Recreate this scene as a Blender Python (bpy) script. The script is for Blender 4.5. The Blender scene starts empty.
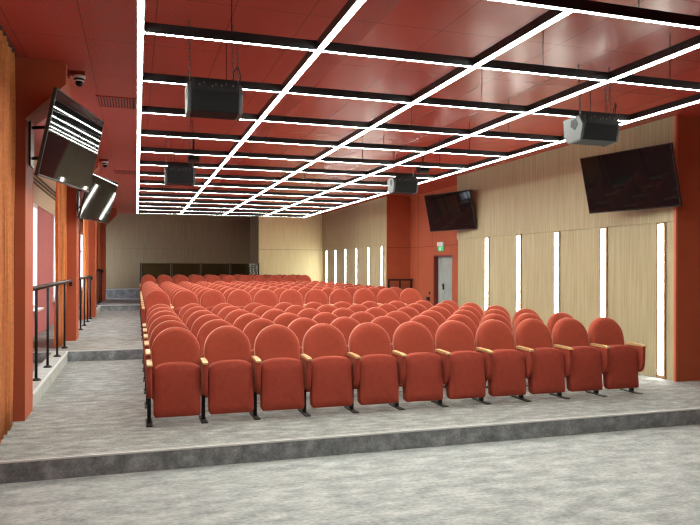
import bpy, bmesh, math, random
from mathutils import Vector, Matrix
random.seed(7)
C = bpy.context.scene.collection
sc = bpy.context.scene
R = math.radians

# ------------------------------------------------------------------ materials
def new_mat(name):
    m = bpy.data.materials.new(name); m.use_nodes = True
    nt = m.node_tree; b = nt.nodes['Principled BSDF']
    return m, nt, b

def simple(name, col, rough=.5, metal=0., spec=.5, sheen=0., noise=0., nscale=8.):
    m, nt, b = new_mat(name)
    b.inputs['Base Color'].default_value = (*col, 1)
    b.inputs['Roughness'].default_value = rough
    b.inputs['Metallic'].default_value = metal
    b.inputs['Specular IOR Level'].default_value = spec
    if sheen:
        b.inputs['Sheen Weight'].default_value = sheen
        b.inputs['Sheen Roughness'].default_value = .35
        b.inputs['Sheen Tint'].default_value = (1, .62, .48, 1)
    if noise:
        tc = nt.nodes.new('ShaderNodeTexCoord'); n = nt.nodes.new('ShaderNodeTexNoise')
        n.inputs['Scale'].default_value = nscale; n.inputs['Detail'].default_value = 5
        nt.links.new(tc.outputs['Object'], n.inputs['Vector'])
        rp = nt.nodes.new('ShaderNodeValToRGB')
        rp.color_ramp.elements[0].position = .3; rp.color_ramp.elements[1].position = .7
        rp.color_ramp.elements[0].color = (*[c*(1-noise) for c in col], 1)
        rp.color_ramp.elements[1].color = (*[min(1, c*(1+noise)) for c in col], 1)
        nt.links.new(n.outputs['Fac'], rp.inputs['Fac']); nt.links.new(rp.outputs['Color'], b.inputs['Base Color'])
    return m

def emit(name, col, strength):
    m, nt, b = new_mat(name)
    b.inputs['Base Color'].default_value = (.8, .8, .8, 1)
    b.inputs['Emission Color'].default_value = (*col, 1)
    b.inputs['Emission Strength'].default_value = strength
    return m

def mottled(name, stops, scale, stretch=(1, 1, 1), rough=.85, detail=8, fine=.25, spec=.3, bump=.05):
    m, nt, b = new_mat(name)
    L = nt.links.new
    tc = nt.nodes.new('ShaderNodeTexCoord'); mp = nt.nodes.new('ShaderNodeMapping')
    mp.inputs['Scale'].default_value = stretch
    L(tc.outputs['Object'], mp.inputs['Vector'])
    n = nt.nodes.new('ShaderNodeTexNoise'); n.inputs['Scale'].default_value = scale
    n.inputs['Detail'].default_value = detail; n.inputs['Roughness'].default_value = .62
    L(mp.outputs['Vector'], n.inputs['Vector'])
    n2 = nt.nodes.new('ShaderNodeTexNoise'); n2.inputs['Scale'].default_value = scale*7
    n2.inputs['Detail'].default_value = 3
    L(mp.outputs['Vector'], n2.inputs['Vector'])
    mx = nt.nodes.new('ShaderNodeMix'); mx.data_type = 'FLOAT'; mx.inputs[0].default_value = fine
    L(n.outputs['Fac'], mx.inputs[2]); L(n2.outputs['Fac'], mx.inputs[3])
    rp = nt.nodes.new('ShaderNodeValToRGB')
    els = rp.color_ramp.elements
    for i, (p, c) in enumerate(stops):
        e = els[i] if i < 2 else els.new(p)
        e.position = p; e.color = (*c, 1)
    L(mx.outputs[0], rp.inputs['Fac']); L(rp.outputs['Color'], b.inputs['Base Color'])
    bp = nt.nodes.new('ShaderNodeBump'); bp.inputs['Strength'].default_value = bump; bp.inputs['Distance'].default_value = .01
    L(n2.outputs['Fac'], bp.inputs['Height']); L(bp.outputs['Normal'], b.inputs['Normal'])
    b.inputs['Roughness'].default_value = rough; b.inputs['Specular IOR Level'].default_value = spec
    return m

def wood(name, c0, c1, board=0., rough=.5):
    """vertical grain: noise squeezed along z; faint vertical board joints"""
    m, nt, b = new_mat(name); L = nt.links.new
    tc = nt.nodes.new('ShaderNodeTexCoord'); mp = nt.nodes.new('ShaderNodeMapping')
    mp.inputs['Scale'].default_value = (22, 22, .7)
    L(tc.outputs['Object'], mp.inputs['Vector'])
    n = nt.nodes.new('ShaderNodeTexNoise'); n.inputs['Scale'].default_value = 1.6
    n.inputs['Detail'].default_value = 6; n.inputs['Roughness'].default_value = .6
    L(mp.outputs['Vector'], n.inputs['Vector'])
    rp = nt.nodes.new('ShaderNodeValToRGB')
    rp.color_ramp.elements[0].position = .28; rp.color_ramp.elements[0].color = (*c0, 1)
    rp.color_ramp.elements[1].position = .72; rp.color_ramp.elements[1].color = (*c1, 1)
    L(n.outputs['Fac'], rp.inputs['Fac'])
    L(rp.outputs['Color'], b.inputs['Base Color'])
    b.inputs['Roughness'].default_value = rough; b.inputs['Specular IOR Level'].default_value = .3
    return m

def ceiling_mat():
    m, nt, b = new_mat('red perforated ceiling tile'); L = nt.links.new
    N = nt.nodes.new
    tc = N('ShaderNodeTexCoord'); sp = N('ShaderNodeSeparateXYZ'); L(tc.outputs['Object'], sp.inputs[0])
    def math_(op, a, bb=None, c=None):
        n = N('ShaderNodeMath'); n.operation = op
        for i, v in enumerate((a, bb, c)):
            if v is None: continue
            if isinstance(v, (int, float)): n.inputs[i].default_value = v
            else: L(v, n.inputs[i])
        return n.outputs[0]
    def seam(axis, period, off, w):
        t = math_('FRACT', math_('DIVIDE', math_('ADD', sp.outputs[axis], off), period))
        d = math_('ABSOLUTE', math_('SUBTRACT', t, .5))
        return math_('GREATER_THAN', d, .5 - w/period/2)
    s = math_('MAXIMUM', seam('X', .6, .45, .009), seam('Y', 1.2, .63, .010))
    dots = math_('MULTIPLY', math_('SINE', math_('MULTIPLY', sp.outputs['X'], 2*math.pi/.034)),
                 math_('SINE', math_('MULTIPLY', sp.outputs['Y'], 2*math.pi/.034)))
    plain = math_('GREATER_THAN', sp.outputs['X'], 1.95)
    hole = math_('MULTIPLY', math_('GREATER_THAN', dots, .22), math_('SUBTRACT', 1, plain))
    mx = N('ShaderNodeMix'); mx.data_type = 'RGBA'
    mx.inputs[6].default_value = (*CEIL, 1); mx.inputs[7].default_value = (CEIL[0]*.35, CEIL[1]*.3, CEIL[2]*.3, 1)
    L(math_('MULTIPLY', hole, .9), mx.inputs[0])
    mx2 = N('ShaderNodeMix'); mx2.data_type = 'RGBA'
    L(mx.outputs[2], mx2.inputs[6]); mx2.inputs[7].default_value = (.05, .008, .006, 1)
    L(math_('MULTIPLY', s, .7), mx2.inputs[0])
    L(mx2.outputs[2], b.inputs['Base Color'])
    L(math_('MULTIPLY_ADD', plain, -.10, .36), b.inputs['Roughness']); L(math_('MULTIPLY_ADD', plain, .14, .17), b.inputs['Specular IOR Level'])
    return m

CEIL = (.52, .080, .058)
M = {}
M['velvet'] = simple('red velvet upholstery', (.37, .062, .034), .85, spec=.2, sheen=.9, noise=.06, nscale=16)
M['velvet_seat'] = simple('red woven upholstery', (.32, .050, .030), .85, spec=.2, sheen=.2, noise=.08, nscale=18)
M['beech'] = simple('pale beech', (.62, .38, .17), .45, noise=.12, nscale=25)
M['black'] = simple('black powder coated steel', (.012, .012, .013), .55, spec=.3)
M['darkmetal'] = simple('dark grey aluminium', (.03, .03, .032), .38, .4)
M['railmetal'] = simple('dark bronze rail', (.05, .032, .026), .3, .6)
M['steel'] = simple('galvanised steel', (.16, .16, .16), .45, .7)
M['nosing'] = simple('aluminium stair nosing', (.62, .62, .61), .5)
M['redwall'] = simple('terracotta red paint', (.44, .10, .045), .6, spec=.3, noise=.05, nscale=3)
M['redlit'] = simple('brightened red lit edge', (.60, .13, .06), .5)  # brighter red that paints the lit corner of the return wall
M['darkred'] = simple('dark red panel', (.20, .028, .018), .6, spec=.3, noise=.05, nscale=3)
M['pinkwall'] = simple('daylight tinted red paint', (.48, .13, .125), .65, noise=.04, nscale=3)  # wall red with the cool daylight tint put into its colour
M['cream'] = simple('cream plaster', (.66, .53, .37), .75)
M['curtain'] = simple('rust orange curtain fabric', (.80, .34, .13), .85, spec=.2, sheen=.2, noise=.10, nscale=30)
M['white'] = simple('white plastic', (.75, .75, .75), .45)
M['silver'] = simple('pale grey plastic', (.085, .085, .088), .55)
M['ventred'] = simple('red vent enamel', (.38, .055, .04), .5)
M['cabinet'] = simple('rough black cabinet paint', (.008, .008, .009), .7, spec=.25)
M['screen'] = simple('black glass screen', (.006, .006, .007), .03, spec=.22)
M['bezel'] = simple('black bezel', (.015, .015, .016), .35)
M['greydoor'] = mottled('weathered grey door panel', [(.3, (.26, .30, .29)), (.7, (.46, .50, .48))], 4, (1, 1, .5), rough=.5)
M['jamb'] = simple('dark red door jamb', (.17, .022, .015), .5)
M['green'] = emit('green exit panel', (.10, .60, .26), .32)
M['green'].node_tree.nodes['Principled BSDF'].inputs['Base Color'].default_value = (.04, .30, .11, 1)
M['led'] = emit('white led diffuser', (.94, 1.0, .90), 29.)
M['wallled'] = emit('warm white wall led diffuser', (.96, 1.0, .90), 13.)
M['woodlight'] = wood('light oak veneer', (.35, .285, .165), (.50, .43, .27))
M['woodbright'] = wood('brightened oak veneer', (.76, .63, .33), (.90, .78, .46))  # oak brightened in colour to stand for stronger light on the block
M['woodshade'] = wood('shaded oak veneer', (.22, .165, .095), (.33, .255, .155))  # oak darkened in colour for the weaker light at the back
M['woodframe'] = wood('brown oak edging', (.20, .11, .055), (.30, .17, .09))
M['carpet'] = mottled('mottled grey carpet', [(.36, (.16, .16, .152)), (.50, (.28, .28, .27)), (.64, (.44, .44, .425))], 5.0, (1, 2.0, 1), fine=.38)
M['stagefloor'] = mottled('mottled light grey linoleum', [(.36, (.21, .22, .22)), (.5, (.36, .37, .365)), (.64, (.54, .55, .535))], 3.6, (1, 2.0, 1), rough=.6, fine=.35)
M['riser'] = mottled('mottled charcoal riser', [(.34, (.13, .135, .14)), (.5, (.24, .25, .26)), (.66, (.42, .43, .44))], 7, (1, 1, 1), fine=.25)
M['kerb'] = mottled('grey kerb stone', [(.3, (.34, .34, .32)), (.7, (.52, .52, .48))], 8)
M['ceiling'] = ceiling_mat()

def glass_mat(name, tint, gloss):
    m, nt, b = new_mat(name); L = nt.links.new
    t = nt.nodes.new('ShaderNodeBsdfTransparent'); t.inputs['Color'].default_value = (*tint, 1)
    g = nt.nodes.new('ShaderNodeBsdfGlossy'); g.inputs['Roughness'].default_value = .03
    mx = nt.nodes.new('ShaderNodeMixShader'); mx.inputs[0].default_value = gloss
    L(t.outputs[0], mx.inputs[1]); L(g.outputs[0], mx.inputs[2])
    L(mx.outputs[0], nt.nodes['Material Output'].inputs['Surface'])
    return m
M['glass'] = glass_mat('window glass', (.95, .97, 1), .05)
M['bronzeglass'] = glass_mat('bronze tinted glass', (.50, .46, .36), .03)

# ------------------------------------------------------------------ mesh builder
def resample(outline, n):
    p = [Vector(q) for q in outline]; m = len(p)
    seg = [(p[(i+1) % m]-p[i]).length for i in range(m)]; tot = sum(seg); out = []
    i = 0; acc = 0.
    for k in range(n):
        d = tot*k/n
        while acc + seg[i] < d - 1e-9: acc += seg[i]; i += 1
        out.append(p[i].lerp(p[(i+1) % m], (d-acc)/max(seg[i], 1e-9)))
    return out
class MB:
    def __init__(s): s.bm = bmesh.new()
    def box(s, x0, x1, y0, y1, z0, z1, bevel=0.):
        vs = [s.bm.verts.new((x, y, z)) for x in (x0, x1) for y in (y0, y1) for z in (z0, z1)]
        fs = [(0,1,3,2), (4,6,7,5), (0,4,5,1), (2,3,7,6), (0,2,6,4), (1,5,7,3)]
        faces = [s.bm.faces.new([vs[i] for i in f]) for f in fs]
        if bevel:
            ed = list({e for f in faces for e in f.edges})
            bmesh.ops.bevel(s.bm, geom=ed, offset=bevel, segments=2, affect='EDGES', profile=.5)
        return s
    def prism(s, pts, axis, a, b, bevel=0.):
        """polygon (2-D) extruded along axis from a to b; pts in the two other axes, cyclic order"""
        def P(p, t):
            return {'x': (t, p[0], p[1]), 'y': (p[0], t, p[1]), 'z': (p[0], p[1], t)}[axis]
        A = [s.bm.verts.new(P(p, a)) for p in pts]; B = [s.bm.verts.new(P(p, b)) for p in pts]
        n = len(pts); fs = [s.bm.faces.new(A), s.bm.faces.new(B[::-1])]
        for i in range(n): fs.append(s.bm.faces.new([A[i], B[i], B[(i+1) % n], A[(i+1) % n]]))
        if bevel:
            ed = list({e for f in fs for e in f.edges})
            bmesh.ops.bevel(s.bm, geom=ed, offset=bevel, segments=2, affect='EDGES', profile=.5)
        return s
    def tube(s, pts, r, n=8):
        pts = [Vector(p) for p in pts]; rings = []
        for i, p in enumerate(pts):
            t = (pts[min(i+1, len(pts)-1)] - pts[max(i-1, 0)]).normalized()
            u = t.cross(Vector((0, 0, 1)))
            if u.length < .05: u = t.cross(Vector((1, 0, 0)))
            u.normalize(); v = t.cross(u)
            rings.append([s.bm.verts.new(p + r*(math.cos(2*math.pi*k/n)*u + math.sin(2*math.pi*k/n)*v)) for k in range(n)])
        for a, b in zip(rings, rings[1:]):
            for k in range(n): s.bm.faces.new([a[k], a[(k+1) % n], b[(k+1) % n], b[k]])
        s.bm.faces.new(rings[0][::-1]); s.bm.faces.new(rings[-1])
        return s
    def lathe(s, prof, c, n=24):
        """profile (r, z) revolved round the vertical through c"""
        rings = []
        for r, z in prof:
            rings.append([s.bm.verts.new((c[0] + max(r, 1e-4)*math.cos(2*math.pi*k/n), c[1] + max(r, 1e-4)*math.sin(2*math.pi*k/n), c[2]+z)) for k in range(n)])
        for a, b in zip(rings, rings[1:]):
            for k in range(n): s.bm.faces.new([a[k], a[(k+1) % n], b[(k+1) % n], b[k]])
        s.bm.faces.new(rings[0][::-1]); s.bm.faces.new(rings[-1])
        return s
    def pad(s, outline, rings, cap=(.55, .25), bulge=(.0, .0, .0), fn=None):
        """cushion: closed 2-D outline swept through rings (inset, depth), both ends capped by shrinking rings"""
        P = resample(outline, 48); n = len(P)
        nor = []
        for i in range(n):
            t = (P[(i+1) % n] - P[i-1]).normalized(); nor.append(Vector((-t.y, t.x)))
        cen = sum(P, Vector((0, 0)))/n
        area = sum(P[i].cross(P[(i+1) % n]) for i in range(n))
        if area < 0: nor = [-q for q in nor]
        allr = []
        def mk(ps, d): return [s.bm.verts.new(fn(p.x, d, p.y)) for p in ps]
        first = [P[i] + nor[i]*rings[0][0] for i in range(n)]
        last = [P[i] + nor[i]*rings[-1][0] for i in range(n)]
        for k in reversed(cap): allr.append(mk([cen + (p-cen)*k for p in first], rings[0][1]))
        for ins, d in rings: allr.append(mk([P[i] + nor[i]*ins for i in range(n)], d))
        for j, k in enumerate(cap): allr.append(mk([cen + (p-cen)*k for p in last], rings[-1][1] + bulge[j]))
        for a, b in zip(allr, allr[1:]):
            for i in range(n): s.bm.faces.new([a[i], a[(i+1) % n], b[(i+1) % n], b[i]])
        s.bm.faces.new(allr[0][::-1]); s.bm.faces.new(allr[-1])
        return s
    def build(s, name, mat, parent=None, smooth=False, label=None):
        bmesh.ops.recalc_face_normals(s.bm, faces=s.bm.faces[:])
        me = bpy.data.meshes.new(name); s.bm.to_mesh(me); s.bm.free()
        me.materials.append(mat)
        if smooth:
            for p in me.polygons: p.use_smooth = True
        o = bpy.data.objects.new(name, me); C.objects.link(o)
        if parent is not None: o.parent = parent
        if label: o['label'] = label
        return o

def tag(o, label, cat, group=None):
    o['label'] = label; o['category'] = cat
    if group: o['group'] = group
    return o
def thing(name, label, cat, loc=(0, 0, 0), rot=(0, 0, 0), group=None):
    o = bpy.data.objects.new(name, None); C.objects.link(o)
    o.location = loc; o.rotation_euler = rot; o.empty_display_size = .1
    return tag(o, label, cat, group)
def struct(name, mb, mat, parent=None, smooth=False):
    o = mb.build(name, mat, parent, smooth)
    if parent is None: o['kind'] = 'structure'
    return o
def copy_thing(src, loc):
    """copies a thing, its parts and their sub-parts"""
    r = src.copy(); C.objects.link(r); r.location = loc
    for ch in src.children:
        c = ch.copy(); C.objects.link(c); c.parent = r
        for g in ch.children:
            d = g.copy(); C.objects.link(d); d.parent = c
    return r

# ------------------------------------------------------------------ dimensions
H = 3.80                      # ceiling
XL, XR, XN = -1.9, 7.0, 7.73  # window wall, oak wall, recessed wall
E1, E2, E3, E4 = 5.88, 11.75, 22.05, 27.1      # step edges
Z1, Z2, Z3, Z4 = .17, .34, .51, .85
YB, YF, XS = 27.7, -4.0, 8.5

# ------------------------------------------------------------------ setting
struct('floor_stage', MB().box(XL-.3, XS+.2, YF-.2, E1, -.2, 0), M['stagefloor'])
struct('floor_front_tier', MB().box(XL-.3, XS+.2, E1, E2, -.2, Z1), M['carpet'])
struct('floor_middle_tier', MB().box(XL-.3, XS+.2, E2, E3, -.2, Z2), M['carpet'])
struct('floor_upper_tier', MB().box(XL-.3, XS+.2, E3, E4, -.2, Z3), M['carpet'])
struct('floor_top_tier', MB().box(XL-.3, XS+.2, E4, YB+.2, -.2, Z4), M['carpet'])
k = 1
for e, za, zb, x1 in ((E1, 0, Z1, XS), (E2, Z1, Z2, XR), (E3, Z2, Z3, XR), (E4, Z3, Z4, 4.48)):
    struct('trim_%d' % k, MB().box(XL, x1, e-.008, e+.001, za, zb-.012), M['riser']); k += 1
    struct('trim_%d' % k, MB().box(XL, x1, e-.012, e+.012, zb-.012, zb+.003).box(XL, x1, e+.034, e+.042, zb-.004, zb+.003), M['nosing']); k += 1

struct('ceiling', MB().box(XL-.3, XS+.2, YF-.2, YB+.2, H, H+.2), M['ceiling'])
# window wall with its openings
WIN = [(9.35, 10.6), (13.35, 14.6), (17.35, 18.6), (21.35, 22.6), (25.35, 27.4)]
ZS, ZH = .90, 2.93
mb = MB(); y = YF
for a, b in WIN:
    mb.box(XL-.3, XL, y, a, 0, ZH); mb.box(XL-.3, XL, a, b, 0, ZS); y = b
mb.box(XL-.3, XL, y, YB, 0, ZH)
struct('wall_left', mb, M['pinkwall'])
struct('wall_left_lintel', MB().box(XL-.3, XL+.02, YF, YB, ZH, H), M['cream'])
for i, (a, b) in enumerate(WIN):
    f = MB()
    f.box(XL-.20, XL+.02, a, a+.08, ZS, ZH).box(XL-.20, XL+.02, b-.08, b, ZS, ZH)
    f.box(XL-.20, XL+.02, a+.08, b-.08, ZS, ZS+.08).box(XL-.20, XL+.02, a+.08, b-.08, ZH-.08, ZH)
    f.box(XL-.16, XL-.08, a+.08, b-.08, 2.25, 2.31)
    w = struct('window_%d' % (i+1), f, M['white'])
    MB().box(XL-.125, XL-.117, a+.08, b-.08, ZS+.08, ZH-.08).build('pane', M['glass'], w)
    MB().box(XL-.05, XL+.14, a-.04, b+.04, ZS-.04, ZS).build('sill', M['white'], w)
struct('trim_9', MB().box(XL+.021, XL+.05, 6.0, YB, 3.30, 3.325).box(XL+.021, XL+.05, 6.0, YB, 3.385, 3.41).box(XL+.021, XL+.05, 6.0, YB, 3.465, 3.49), M['darkmetal'])  # dark bars drawn for the shadow lines along the lintel
# walls closing the room
struct('wall_back', MB().box(XL-.3, 4.48, YB, YB+.2, Z4-.3, H), M['woodshade'])
struct('wall_front', MB().box(XL-.3, XS+.2, YF-.2, YF, 0, H), M['black'])
struct('wall_stage_right', MB().box(XS, XS+.2, YF, 7.349, 0, H), M['redwall'])
struct('wall_block', MB().box(4.48, XN+.4, 25.6, 25.7, Z3-.3, H), M['woodbright'])
struct('wall_block_side', MB().box(4.482, 4.6, 25.7, YB+.2, Z3-.3, H), M['woodshade'])  # side face in the darkened oak, so its shade is painted
struct('trim_10', MB().box(XL, 4.47, YB-.004, YB+.001, 2.425, 2.437), M['woodframe'])
struct('trim_11', MB().box(4.49, XR, 25.596, 25.601, 2.385, 2.395), M['woodframe'])
# red return wall by the stage: panels with a joint at 2.38 m
struct('wall_right_return', MB().box(XR+.03, XS+.2, 7.35, 7.38, Z1, 2.375).box(XR+.03, XS+.2, 7.35, 7.38, 2.39, H).box(XR+.03, XS+.2, 7.36, 7.38, 2.375, 2.39), M['redwall'])
struct('trim_12', MB().box(XR-.004, XR+.03, 7.342, 7.38, Z1, H), M['redlit'])

# oak walls with tilted lower panels and light slots
ZP = 2.36
def oak_wall(suffix, y0, y1, strips, zf, nbase):
    struct('wall_right_%s' % suffix, MB().box(XR, XR+.3, y0, y1, ZP, H).box(XR+.09, XR+.3, y0, y1, zf-.1, ZP), M['woodlight'])
    ed = [y0] + strips + [y1]
    hw = .085
    for i in range(len(ed)-1):
        a = ed[i] + (hw if i > 0 else 0); b = ed[i+1] - (hw if i < len(ed)-2 else 0)
        if b - a < .02: continue
        # the end next to the stage stands a little prouder than the far end
        struct('wall_right_%s_panel.%03d' % (suffix, i+1), MB().prism([(XR+.015, a), (XR+.032, b), (XR+.09, b), (XR+.09, a)], 'z', zf, ZP), M['woodlight'])
near_strips = [7.64, 8.86, 10.09, 11.32, 12.55]
far_strips = [18.86, 20.09, 21.32, 22.55, 23.78, 25.01]
oak_wall('near', 7.382, 13.9, near_strips, Z1, 0)
oak_wall('far', 18.442, 25.6, far_strips, Z2, 0)
def wall_light(y, zf, label):
    t = thing('wall_light', label, 'wall light', (XR+.09, y, zf), group='vertical light strips in the oak wall')
    hw, h = .083, ZP-zf-.002
    MB().box(-.075, 0, -hw, -hw+.034, 0, h).box(-.075, 0, hw-.034, hw, 0, h)\
        .box(-.075, 0, -hw+.034, hw-.034, 0, .045).box(-.075, 0, -hw+.034, hw-.034, h-.025, h)\
        .box(-.006, 0, -hw+.034, hw-.034, .045, h-.025).build('frame', M['woodframe'], t)
    MB().box(-.083, -.006, -hw+.035, hw-.035, .046, h-.026, .003).build('diffuser', M['wallled'], t)
nl = ['next to the red corner by the stage', 'second from the red corner by the stage', 'middle of the five beside the front chairs',
      'second from the grey door', 'nearest the grey door']
for y, l in zip(near_strips, nl): wall_light(y, Z1, 'vertical white light strip in oak wall, ' + l)
fl = ['next to the rail in the red niche', 'second from the red niche', 'third from the red niche', 'fourth from the red niche',
      'second from the oak back corner', 'next to the oak back corner']
for y, l in zip(far_strips, fl): wall_light(y, Z2 if y < E3 else Z3+.01, 'vertical white light strip in far oak wall, ' + l)

# red niche with the door
D0, D1, DT = 15.60, 16.75, 2.05
mb = MB()
mb.box(XN, XN+.3, 13.9, D0, Z1, H).box(XN, XN+.3, D1, 18.4, Z1, H).box(XN, XN+.3, D0, D1, DT, H)
struct('wall_niche', mb, M['redwall'])
struct('wall_niche_side', MB().box(XR-.002, XN+.3, 18.4, 18.44, Z2, H), M['redwall'])
struct('wall_niche_end', MB().box(XR+.3, XN+.3, 13.8, 13.9, Z1, H), M['redwall'])
struct('trim_13', MB().box(XN-.004, XN+.001, 13.9, 18.4, 2.285, 2.30).box(XN-.004, XN+.001, 17.78, 17.80, Z2, H).box(XN-.004, XN+.001, 16.83, 16.845, 2.30, H).box(XR+.01, XN, 18.394, 18.401, 2.285, 2.30), M['darkred'])
d = struct('door_1', MB().box(XN+.13, XN+.19, D0+.03, D1-.30, Z2, DT-.04).box(XN+.13, XN+.19, D1-.29, D1-.03, Z2, DT-.04), M['greydoor'])
MB().box(XN+.01, XN+.25, D1-.03, D1, Z2, DT).box(XN+.01, XN+.25, D0, D0+.03, Z2, DT).box(XN+.01, XN+.25, D0+.03, D1-.03, DT-.04, DT).build('frame', M['jamb'], d)
MB().box(XN+.10, XN+.13, D1-.41, D1-.35, 1.12, 1.28, .01).tube([(XN+.12, D1-.38, 1.24), (XN+.07, D1-.38, 1.24), (XN+.07, D1-.50, 1.24)], .012).build('handle', M['black'], d, label='black door handle')
t = thing('exit_sign', 'small white and green exit sign above the grey door', 'sign', (XN-.002, 16.23, 2.17))
MB().box(-.06, 0, -.17, .17, .11, .22, .008).build('housing', M['white'], t)
MB().box(-.035, -.015, -.16, .16, -.02, .11).build('sign_panel', M['green'], t, label='green lit panel')
MB().box(-.037, -.035, -.02, .06, .005, .085).build('pictogram', M['white'], t)
t = thing('wall_socket', 'small black box low on the red wall beside the grey door', 'socket', (XN-.002, 17.02, .80))
MB().box(-.05, 0, -.06, .10, 0, .10, .008).build('body', M['black'], t)
tag(MB().box(XN-.03, XN-.002, 16.93, 16.99, .97, 1.05, .006).build('card_reader', M['black']), 'tiny dark card reader on red wall above the black box', 'card reader')

# pillars with haunched heads, kerbs
PIL = [(7.37, 7.90), (13.35, 13.90), (19.35, 19.90), (25.40, 25.95)]
PF = [Z1, Z2, Z2, Z3]
for i, ((a, b), z) in enumerate(zip(PIL, PF)):
    o = struct('pillar' if i == 0 else 'pillar.%03d' % i, MB().prism([(-1.36, z), (-1.06, z), (-1.06, 3.20), (-.69, 3.57), (-.69, H), (-1.36, H)], 'y', a, b), M['redwall'])
struct('kerb', MB().box(-1.28, -1.06, 7.90, E2-.012, Z1, Z2), M['kerb'])
struct('kerb.001', MB().box(-1.28, -1.06, 19.90, E3-.012, Z2, Z3), M['kerb'])
struct('trim_14', MB().box(-1.075, -1.052, 7.90, E2-.012, Z2-.02, Z2+.004).box(-1.075, -1.052, 19.90, E3-.012, Z3-.02, Z3+.004), M['nosing'])

# ------------------------------------------------------------------ curtains
def curtain(y0, y1, xc, amp, folds, z0, label, ph=0.):
    n = folds*14
    bm = bmesh.new(); rows = 10
    zs = [z0 + (H-.03-z0)*j/rows for j in range(rows+1)]
    g = []
    for j, z in enumerate(zs):
        row = []
        for i in range(n+1):
            u = i/n; w = 2*math.pi*folds*u + ph
            a = amp*(1 + .15*math.sin(3*z + i*.05))
            row.append(bm.verts.new((xc + a*math.sin(w) + .25*a*math.sin(2.3*w + z), y0 + (y1-y0)*u + .35*a*math.sin(2*w), z)))
        g.append(row)
    for j in range(rows):
        for i in range(n): bm.faces.new([g[j][i], g[j][i+1], g[j+1][i+1], g[j+1][i]])
    bmesh.ops.solidify(bm, geom=bm.faces[:], thickness=.006)
    m = MB(); m.bm.free(); m.bm = bm
    t = thing('curtain', label, 'curtain', (0, 0, 0), group='rust curtains by the windows')
    m.build('fabric', M['curtain'], t, True)
    MB().box(xc-.03, xc+.03, y0-.05, y1+.02, H-.035, H-.002).build('curtain_rail', M['darkmetal'], t)
curtain(5.95, 7.22, -1.15, .030, 8, Z1+.01, 'rust orange curtain hanging in front of the red pillar nearest the stage')
curtain(12.15, 13.28, -1.262, .048, 5, Z2+.01, 'rust orange curtain gathered beside the second red pillar from the stage')
curtain(18.35, 19.22, -1.27, .045, 5, Z2+.01, 'rust orange curtain gathered beside the third red pillar from the stage')
curtain(24.4, 25.27, -1.27, .045, 5, Z3+.01, 'rust orange curtain gathered beside the red pillar at the back')

# ------------------------------------------------------------------ rails
def aisle_rail(y0, y1, zt, posts, label):
    t = thing('aisle_railing', label, 'railing', (-1.15, y0, 0), group='black railings along the window side')
    L = y1-y0
    MB().tube([(0, .0, zt), (0, L-.09, zt), (0, L-.05, zt-.01), (0, L-.03, zt-.04), (0, L-.025, zt-.10)], .030, 12).build('top_rail', M['railmetal'], t, True)
    for py, zb in posts:
        MB().tube([(0, py-y0, zb+.01), (0, py-y0, zt-.02)], .017, 10).build('post', M['black'], t, True)
        MB().lathe([(.0, 0), (.055, 0), (.055, .010), (.03, .028), (.0, .03)], (0, py-y0, zb), 16).build('base_plate', M['black'], t, True)
aisle_rail(7.92, 13.32, 1.455, [(8.85, Z2), (9.95, Z2), (11.1, Z2), (12.2, Z2)], 'black handrail on thin posts between the first and second red pillars')
aisle_rail(13.92, 19.32, 1.455, [(14.5, Z2), (15.6, Z2), (16.7, Z2), (17.8, Z2), (18.8, Z2)], 'black handrail on thin posts between the second and third red pillars')
aisle_rail(19.92, 25.37, 1.60, [(20.4, Z3), (21.4, Z3), (22.5, Z3), (23.5, Z3), (24.6, Z3)], 'black handrail on thin posts between the third and rearmost red pillars')
t = thing('niche_railing', 'dark railing across the red niche behind the chairs', 'railing', (6.93, 18.15, Z2))
MB().box(0, .78, -.03, .03, .985, 1.04, .008).build('top_rail', M['railmetal'], t)
for x in (.03, .38, .73): MB().box(x-.02, x+.02, -.02, .02, 0, .985).build('post', M['black'], t)
MB().box(.05, .36, -.005, .005, .12, .90).build('glass_panel', M['glass'], t); MB().box(.40, .71, -.005, .005, .12, .90).build('glass_panel', M['glass'], t)
t = thing('glass_balustrade', 'dark tinted glass balustrade behind the last row of chairs', 'balustrade', (.14, 25.45, Z3))
for i in range(5):
    x = i*1.075
    MB().box(x-.022, x+.022, -.022, .022, 0, 1.345).build('post', M['black'], t)
    if i < 4:
        MB().box(x+.035, x+1.04, -.006, .006, .1, 1.325).build('glass_panel', M['bronzeglass'], t)

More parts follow.
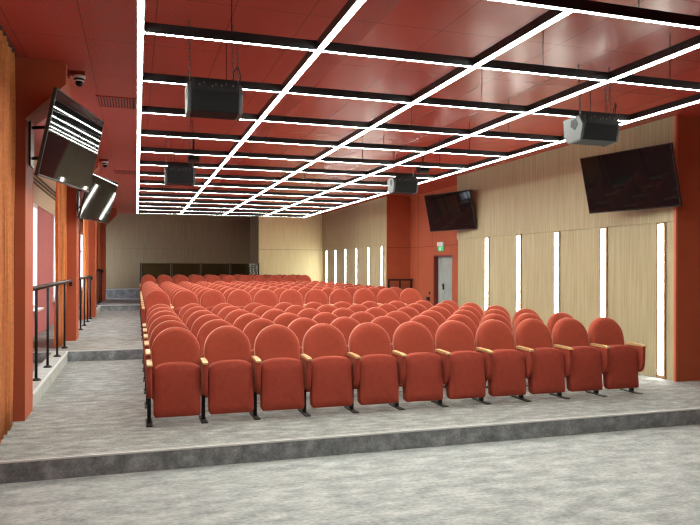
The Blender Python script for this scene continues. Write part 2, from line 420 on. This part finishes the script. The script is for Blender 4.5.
# ------------------------------------------------------------------ theatre chairs
P = .525
def arc_outline(hw_b, hw_t, zb, zs, zt, n=22, rb=.03):
    """flat bottom with small round corners, straight sides, elliptical top"""
    pts = []
    for k in range(5):
        a = math.pi*1.5 + math.pi/2*k/4; pts.append((hw_b-rb+rb*math.cos(a), zb+rb+rb*math.sin(a)))
    pts.append(((hw_b+hw_t)/2, (zb+zs)/2))
    for k in range(n+1):
        a = math.pi*k/n; pts.append((hw_t*math.cos(a), zs+(zt-zs)*math.sin(a)))
    pts.append((-(hw_b+hw_t)/2, (zb+zs)/2))
    for k in range(5):
        a = math.pi + math.pi/2*k/4; pts.append((-hw_b+rb+rb*math.cos(a), zb+rb+rb*math.sin(a)))
    return pts
def seat_outline(hw_b, hw_t, zb, zc, zt):
    """tipped-up seat: straight bottom, sides tapering up, softly arched top with round shoulders"""
    pts = [(hw_b-.012, zb), (hw_b, zb+.014), ((hw_b+hw_t)/2, (zb+zc)/2), (hw_t, zc-.05)]
    n = 20
    for k in range(n+1):
        a = math.pi*k/n; cx, sx = math.cos(a), math.sin(a)
        pts.append((hw_t*math.copysign(abs(cx)**.72, cx), zc-.05 + (zt-zc+.05)*sx**.80))
    pts += [(-hw_t, zc-.05), (-(hw_b+hw_t)/2, (zb+zc)/2), (-hw_b, zb+.014), (-hw_b+.012, zb)]
    out = []
    for p in pts:
        if not out or (Vector(p)-Vector(out[-1])).length > 1e-4: out.append(p)
    return out
def make_chair():
    t = thing('theatre_chair', 'x', 'chair', (0, 0, 0), group='red theatre chairs in rows')
    fn = lambda x, d, z: (x, -.115 + d + (z-.35)*.10 + .9*max(0, .0)*x*x, z)
    MB().pad(seat_outline(.224, .225, .085, .555, .604), [(.010, .055), (.0, .045), (.0, -.030), (.006, -.044), (.018, -.052)], (.72, .4, .15), (-.006, -.010, -.012), fn).build('seat', M['velvet_seat'], t, True)
    fb = lambda x, d, z: (x, .085 + d + (z-.42)*.22, z)
    MB().pad(arc_outline(.234, .241, .40, .685, .928), [(.030, .062), (.010, .052), (.0, .036), (.0, -.020), (.006, -.036), (.020, -.048), (.040, -.053)], (.72, .4, .15), (.006, .012, .014), fb).build('backrest', M['velvet'], t, True)
    def arm(sx):
        x0 = sx*P/2
        a = MB().prism([(-.235, .588), (-.235, .608), (-.15, .616), (.075, .620), (.075, .588)], 'x', x0-.027, x0+.027, .005).build('armrest', M['beech'], t, label='pale wooden armrest')
        ol = [(.07, .588), (.075, .33), (.07, .285), (.03, .265), (-.10, .265), (-.16, .275), (-.195, .31), (-.212, .36), (-.22, .45), (-.222, .588)]
        dense = []
        for i in range(len(ol)):
            p, q = Vector(ol[i]), Vector(ol[(i+1) % len(ol)]); m_ = max(1, int((q-p).length/.09))
            dense += [p.lerp(q, j/m_) for j in range(m_)]
        MB().pad([(p.x, p.y) for p in dense], [(.012, -.024), (.003, -.021), (.0, -.013), (.0, .013), (.003, .021), (.012, .024)], (.6, .2), (0, 0, 0), lambda u, d, v: (x0+d, u, v)).build('side_panel', M['velvet_seat'], t, True)
        l = MB().box(x0-.018, x0+.018, -.028, .028, .010, .270, .004).build('leg', M['black'], t)
        MB().box(x0-.032, x0+.032, -.17, .17, 0, .011, .003).build('foot', M['black'], l)
    arm(-1)
    return t, arm
ORD = ['first', 'second', 'third', 'fourth', 'fifth', 'sixth', 'seventh', 'eighth', 'ninth', 'tenth', 'eleventh', 'twelfth', 'thirteenth',
       'fourteenth', 'fifteenth', 'sixteenth', 'seventeenth', 'eighteenth', 'nineteenth']
proto, arm = make_chair()
endproto, arm2 = make_chair(); arm2(1)
rows = [(6.91+.89*i, Z1) for i in range(6)] + [(13.22+.89*i, Z2) for i in range(10)] + [(22.75+.89*i, Z3) for i in range(3)]
used = set()
for r, (y, z) in enumerate(rows):
    for c in range(11):
        src = endproto if c == 10 else proto
        loc = (.122 + P*(c+.5), y, z)
        if src.name in used: o = copy_thing(src, loc)
        else: used.add(src.name); o = src; o.location = loc
        rw = 'front row' if r == 0 else ('rearmost row' if r == 18 else ORD[r] + ' row from the stage')
        o['label'] = 'red tip-up theatre chair, %s from the window aisle, %s' % (ORD[c], rw)
        o['group'] = 'red theatre chairs, ' + rw

# ------------------------------------------------------------------ suspended light grid
GZ = 3.32
GX = [.022, 1.285, 2.57, 3.855, 5.14]
GY = [3.55 + 1.2493*i for i in range(15)]
t = thing('light_grid', 'suspended black grid of linear white lights under the red ceiling', 'light', (0, 3.55, GZ))
y1 = GY[-1]-3.55
for i, x in enumerate(GX):
    y0 = 0
    o = MB().box(x-.026, x+.026, y0, y1+.026, .004, .068).build('long_bar', M['darkmetal'], t)
    MB().box(x-.0165, x+.0165, y0, y1+.026, -.005, .004).build('diffuser', M['led'], o, label='white lit diffuser')
for j, y in enumerate(GY):
    yy = y-3.55
    o = MB().box(GX[0]+.026, GX[-1]-.026, yy-.025, yy+.025, .005, .066).box(GX[0]+.026, GX[-1]-.026, yy-.025, yy-.0165, -.0018, .005).box(GX[0]+.026, GX[-1]-.026, yy+.0165, yy+.025, -.0018, .005).build('cross_bar', M['darkmetal'], t)
    MB().box(GX[0]+.026, GX[-1]-.026, yy-.016, yy+.016, .0, .005).build('diffuser', M['led'], o, label='white lit diffuser')
    for x in (.64, 3.2, 4.5):
        xx = x + .12*((j*7) % 3-1)
        MB().tube([(xx, yy, .066), (xx, yy, H-GZ)], .0035, 6).build('hanging_wire', M['black'], t)

# ------------------------------------------------------------------ loudspeakers
def chain(t, x, y, z0, z1):
    m = MB(); z = z0; i = 0
    while z < z1-.01:
        ring = []
        for k in range(9):
            a = 2*math.pi*k/8; u = .011*math.cos(a); w = .021*math.sin(a)
            ring.append((x+(u if i % 2 else 0), y+(0 if i % 2 else u), min(z1, z+.021+w)))
        m.tube(ring, .0032, 5); z += .034; i += 1
    m.build('chain', M['steel'], t)
def speaker(loc, label, yaw=0, scale=1.):
    t = thing('loudspeaker', label, 'loudspeaker', loc, (R(-4), 0, yaw), 'black hanging loudspeakers')
    w = .24
    # body: broad wedge, rear (towards the stage) with a sloping lower half
    MB().prism([(-.17, .30), (-.19, .17), (-.12, .0), (.16, .0), (.24, .10), (.24, .30)], 'x', -w+.035, w-.035, .008).build('cabinet', M['cabinet'], t)
    for s in (-1, 1):
        MB().prism([(-.10, .29), (-.165, .17), (-.10, -.005), (.17, -.005), (.25, .09), (.25, .30)], 'x', s*(w-.034), s*w, .006).build('side_cheek', M['silver'], t, label='pale grey side cheek')
        MB().prism([(-.03, .26), (-.07, .19), (.0, .13), (.09, .19), (.07, .26)], 'x', s*w, s*(w+.004)).build('side_grip', M['black'], t)
    MB().box(-w+.05, w-.05, -.188, -.165, .185, .305, .006).build('connector_panel', M['black'], t)
    m = MB()
    for x, z in ((-.14, .24), (-.10, .26), (-.03, .23), (.0, .25), (.05, .24), (.09, .26), (.15, .25)):
        m.box(x-.006, x+.006, -.194, -.188, z-.010, z+.010, .002)
    m.build('connectors', M['silver'], t)
    MB().prism([(-.158, .135), (-.135, .06), (-.11, .06), (-.13, .14)], 'x', -.07, .07, .004).prism([(-.186, .175), (-.176, .145), (-.13, .145), (-.14, .175)], 'x', -.08, .08, .004).build('handle', M['black'], t)
    for ch in t.children: ch.data.transform(Matrix.Translation((0, 0, .03)) @ Matrix.Diagonal((.96, .76, .87, 1)))
    dz = H-loc[2]
    for x, y in ((-w+.03, -.07), (w-.09, -.09), (w-.03, .05)):
        chain(t, x, y, .285, dz-.004)
    MB().tube([(.14, -.16, .28), (.15, -.17, .37), (.19, -.12, .42), (.22, -.05, .38), (.22, .0, .29)], .005, 6).build('cable', M['black'], t, True)
speaker((.63, 5.82, 2.99), 'black loudspeaker on chains by the left edge of the light grid, nearer the stage')
speaker((4.52, 5.85, 2.99), 'black loudspeaker on chains with pale side, beside the right television near the stage')
speaker((.65, 10.9, 2.99), 'black loudspeaker on chains by the left edge of the light grid, farther from stage')
speaker((4.46, 10.90, 2.99), 'black loudspeaker hung beside the television over the red niche')
def spot(loc, label):
    t = thing('spotlight', label, 'spotlight', loc, group='small black spotlights beside the rear loudspeakers')
    MB().tube([(0, 0, H-loc[2]-.002), (0, 0, .16)], .012).build('stem', M['black'], t)
    MB().prism([(-.08, .0), (-.11, .08), (-.05, .17), (.07, .17), (.11, .06), (.06, -.02)], 'x', -.085, .085, .01).build('lamp_head', M['black'], t)
    MB().prism([(-.10, .02), (-.125, .08), (-.115, .085), (-.088, .018)], 'x', -.06, .06).build('lens', M['screen'], t)
spot((.84, 10.62, 3.36), 'small black spotlight above the loudspeaker by the left grid edge')
spot((4.70, 10.62, 3.36), 'small black spotlight above the loudspeaker beside the niche television')

# ------------------------------------------------------------------ televisions
def tv(loc, yaw, tilt, wallx, label):
    t = thing('television', label, 'television', loc, (R(tilt), 0, R(yaw)), 'wall mounted televisions')
    w, h = 1.5, .855
    MB().box(-w/2, w/2, -.012, .025, -h/2, h/2, .005).box(-.42, .42, .025, .06, -.30, .22, .01).build('casing', M['bezel'], t)
    MB().box(-w/2+.012, w/2-.012, -.0135, -.0115, -h/2+.018, h/2-.012).build('screen', M['screen'], t, label='black glossy screen')
    # tilting wall arm, from the casing back to the wall or pillar
    Mi = (Matrix.Translation(loc) @ Matrix.Rotation(R(yaw), 4, 'Z') @ Matrix.Rotation(R(tilt), 4, 'X')).inverted()
    s = 1 if wallx > loc[0] else -1
    yc = min(max(loc[1], 7.5), 13.65) if s < 0 else loc[1]
    m = MB()
    for dz in (-.16, .16):
        p0 = Mi @ Vector((wallx-s*.02, yc, loc[2]+dz)); p1 = Mi @ Vector((wallx-s*.16, yc-.08, loc[2]+dz))
        m.tube([p0, p1, (0.0, .06, dz*.8)], .018, 8)
    m.build('bracket_arm', M['black'], t)
    m = MB()
    vs = [Mi @ Vector((wallx-s*q, yc+a, loc[2]+b)) for q in (.003, .02) for a, b in ((-.12, -.25), (.12, -.25), (.12, .25), (-.12, .25))]
    V = [m.bm.verts.new(v) for v in vs]
    for f in ((0,1,2,3), (4,5,6,7), (0,1,5,4), (1,2,6,5), (2,3,7,6), (3,0,4,7)): m.bm.faces.new([V[i] for i in f])
    m.build('wall_plate', M['darkmetal'], t)
tv((6.635, 7.86, 2.955), -77.4, 14.5, XR, 'black television on oak wall next to the red corner by the stage')
tv((6.66, 13.60, 2.965), -74.1, 13.1, XR, 'black television on oak wall at the edge of the red niche')
tv((-.640, 7.685, 3.005), 76.1, 11.9, -1.06, 'black television on the red pillar nearest the stage, reflecting light strips')
tv((-.68, 13.70, 3.00), 73.6, 15.2, -1.06, 'black television on the second red pillar, reflecting a grey window')

# ------------------------------------------------------------------ cctv cameras, ceiling vents
def cctv(loc, label):
    t = thing('security_camera', label, 'security camera', loc, group='dome security cameras on the pillar heads')
    MB().box(0, .015, -.05, .05, .05, .13, .004).box(.015, .17, -.035, .035, .075, .125, .01).build('bracket', M['darkred'], t)
    MB().lathe([(.0, .075), (.062, .075), (.062, .052), (.056, .046), (0, .046)], (.11, 0, 0), 20).build('collar', M['white'], t, True)
    MB().lathe([(.0, .046), (.052, .046), (.05, .028), (.045, .024), (0, .024)], (.11, 0, 0), 20).build('shroud', M['black'], t, True)
    MB().lathe([(.0, .024), (.050, .024), (.046, .016), (0, .015)], (.11, 0, 0), 20).build('ring', M['white'], t, True)
    MB().lathe([(.0, .016), (.040, .016), (.036, -.012), (.024, -.030), (.008, -.038), (0, -.039)], (.11, 0, 0), 20).build('dome', M['screen'], t, True)
cctv((-.688, 7.56, 3.64), 'small dome security camera on the head of the red pillar nearest the stage')
cctv((-.688, 13.6, 3.64), 'small dome security camera on the head of the second red pillar')
def vent(loc, label):
    t = thing('ceiling_vent', label, 'vent', loc, group='slotted ceiling vents')
    w, d = .235, .28
    MB().box(-w, w, -d, -d+.02, -.012, -.001).box(-w, w, d-.02, d, -.012, -.001).box(-w, -w+.02, -d+.02, d-.02, -.012, -.001).box(w-.02, w, -d+.02, d-.02, -.012, -.001).build('frame', M['ventred'], t)
    MB().box(-w+.02, w-.02, -d+.02, d-.02, -.004, -.001).build('backing', M['black'], t)
    m = MB()
    for i in range(12):
        x = -w+.03+i*.034; m.prism([(x, -.011), (x+.012, -.011), (x+.020, -.004), (x+.008, -.004)], 'y', -d+.02, d-.02)
    m.build('louvres', M['ventred'], t)
vent((-.245, 8.98, H), 'slotted red ceiling vent above the window aisle, nearer the stage')
vent((-.245, 15.6, H), 'slotted red ceiling vent above the window aisle, farther from the stage')

# ------------------------------------------------------------------ daylight, camera, view
w = bpy.data.worlds.new('overcast daylight'); sc.world = w; w.use_nodes = True
bg = w.node_tree.nodes['Background']; bg.inputs['Color'].default_value = (.86, .93, 1, 1); bg.inputs['Strength'].default_value = 3.5

cam = bpy.data.cameras.new('camera'); co = bpy.data.objects.new('camera', cam); C.objects.link(co); sc.camera = co
cam.sensor_width = 36; cam.lens = 670/700*36
co.location = (0, 0, 1.72); co.rotation_euler = (Matrix.Rotation(-math.atan(213.5/670), 4, 'Z') @ Matrix.Rotation(R(90), 4, 'X') @ Matrix.Rotation(R(.17), 4, 'Z')).to_euler()
cam.shift_y = 4.5/700
cam.clip_start = .05; cam.clip_end = 200

sc.view_settings.view_transform = 'Standard'; sc.view_settings.look = 'None'
sc.view_settings.gamma = 1; sc.view_settings.use_curve_mapping = False
sc.view_settings.exposure = 1.0
sc.cycles.filter_width = 1.25
sc.cycles.max_bounces = 10; sc.cycles.diffuse_bounces = 6; sc.cycles.use_denoising = True
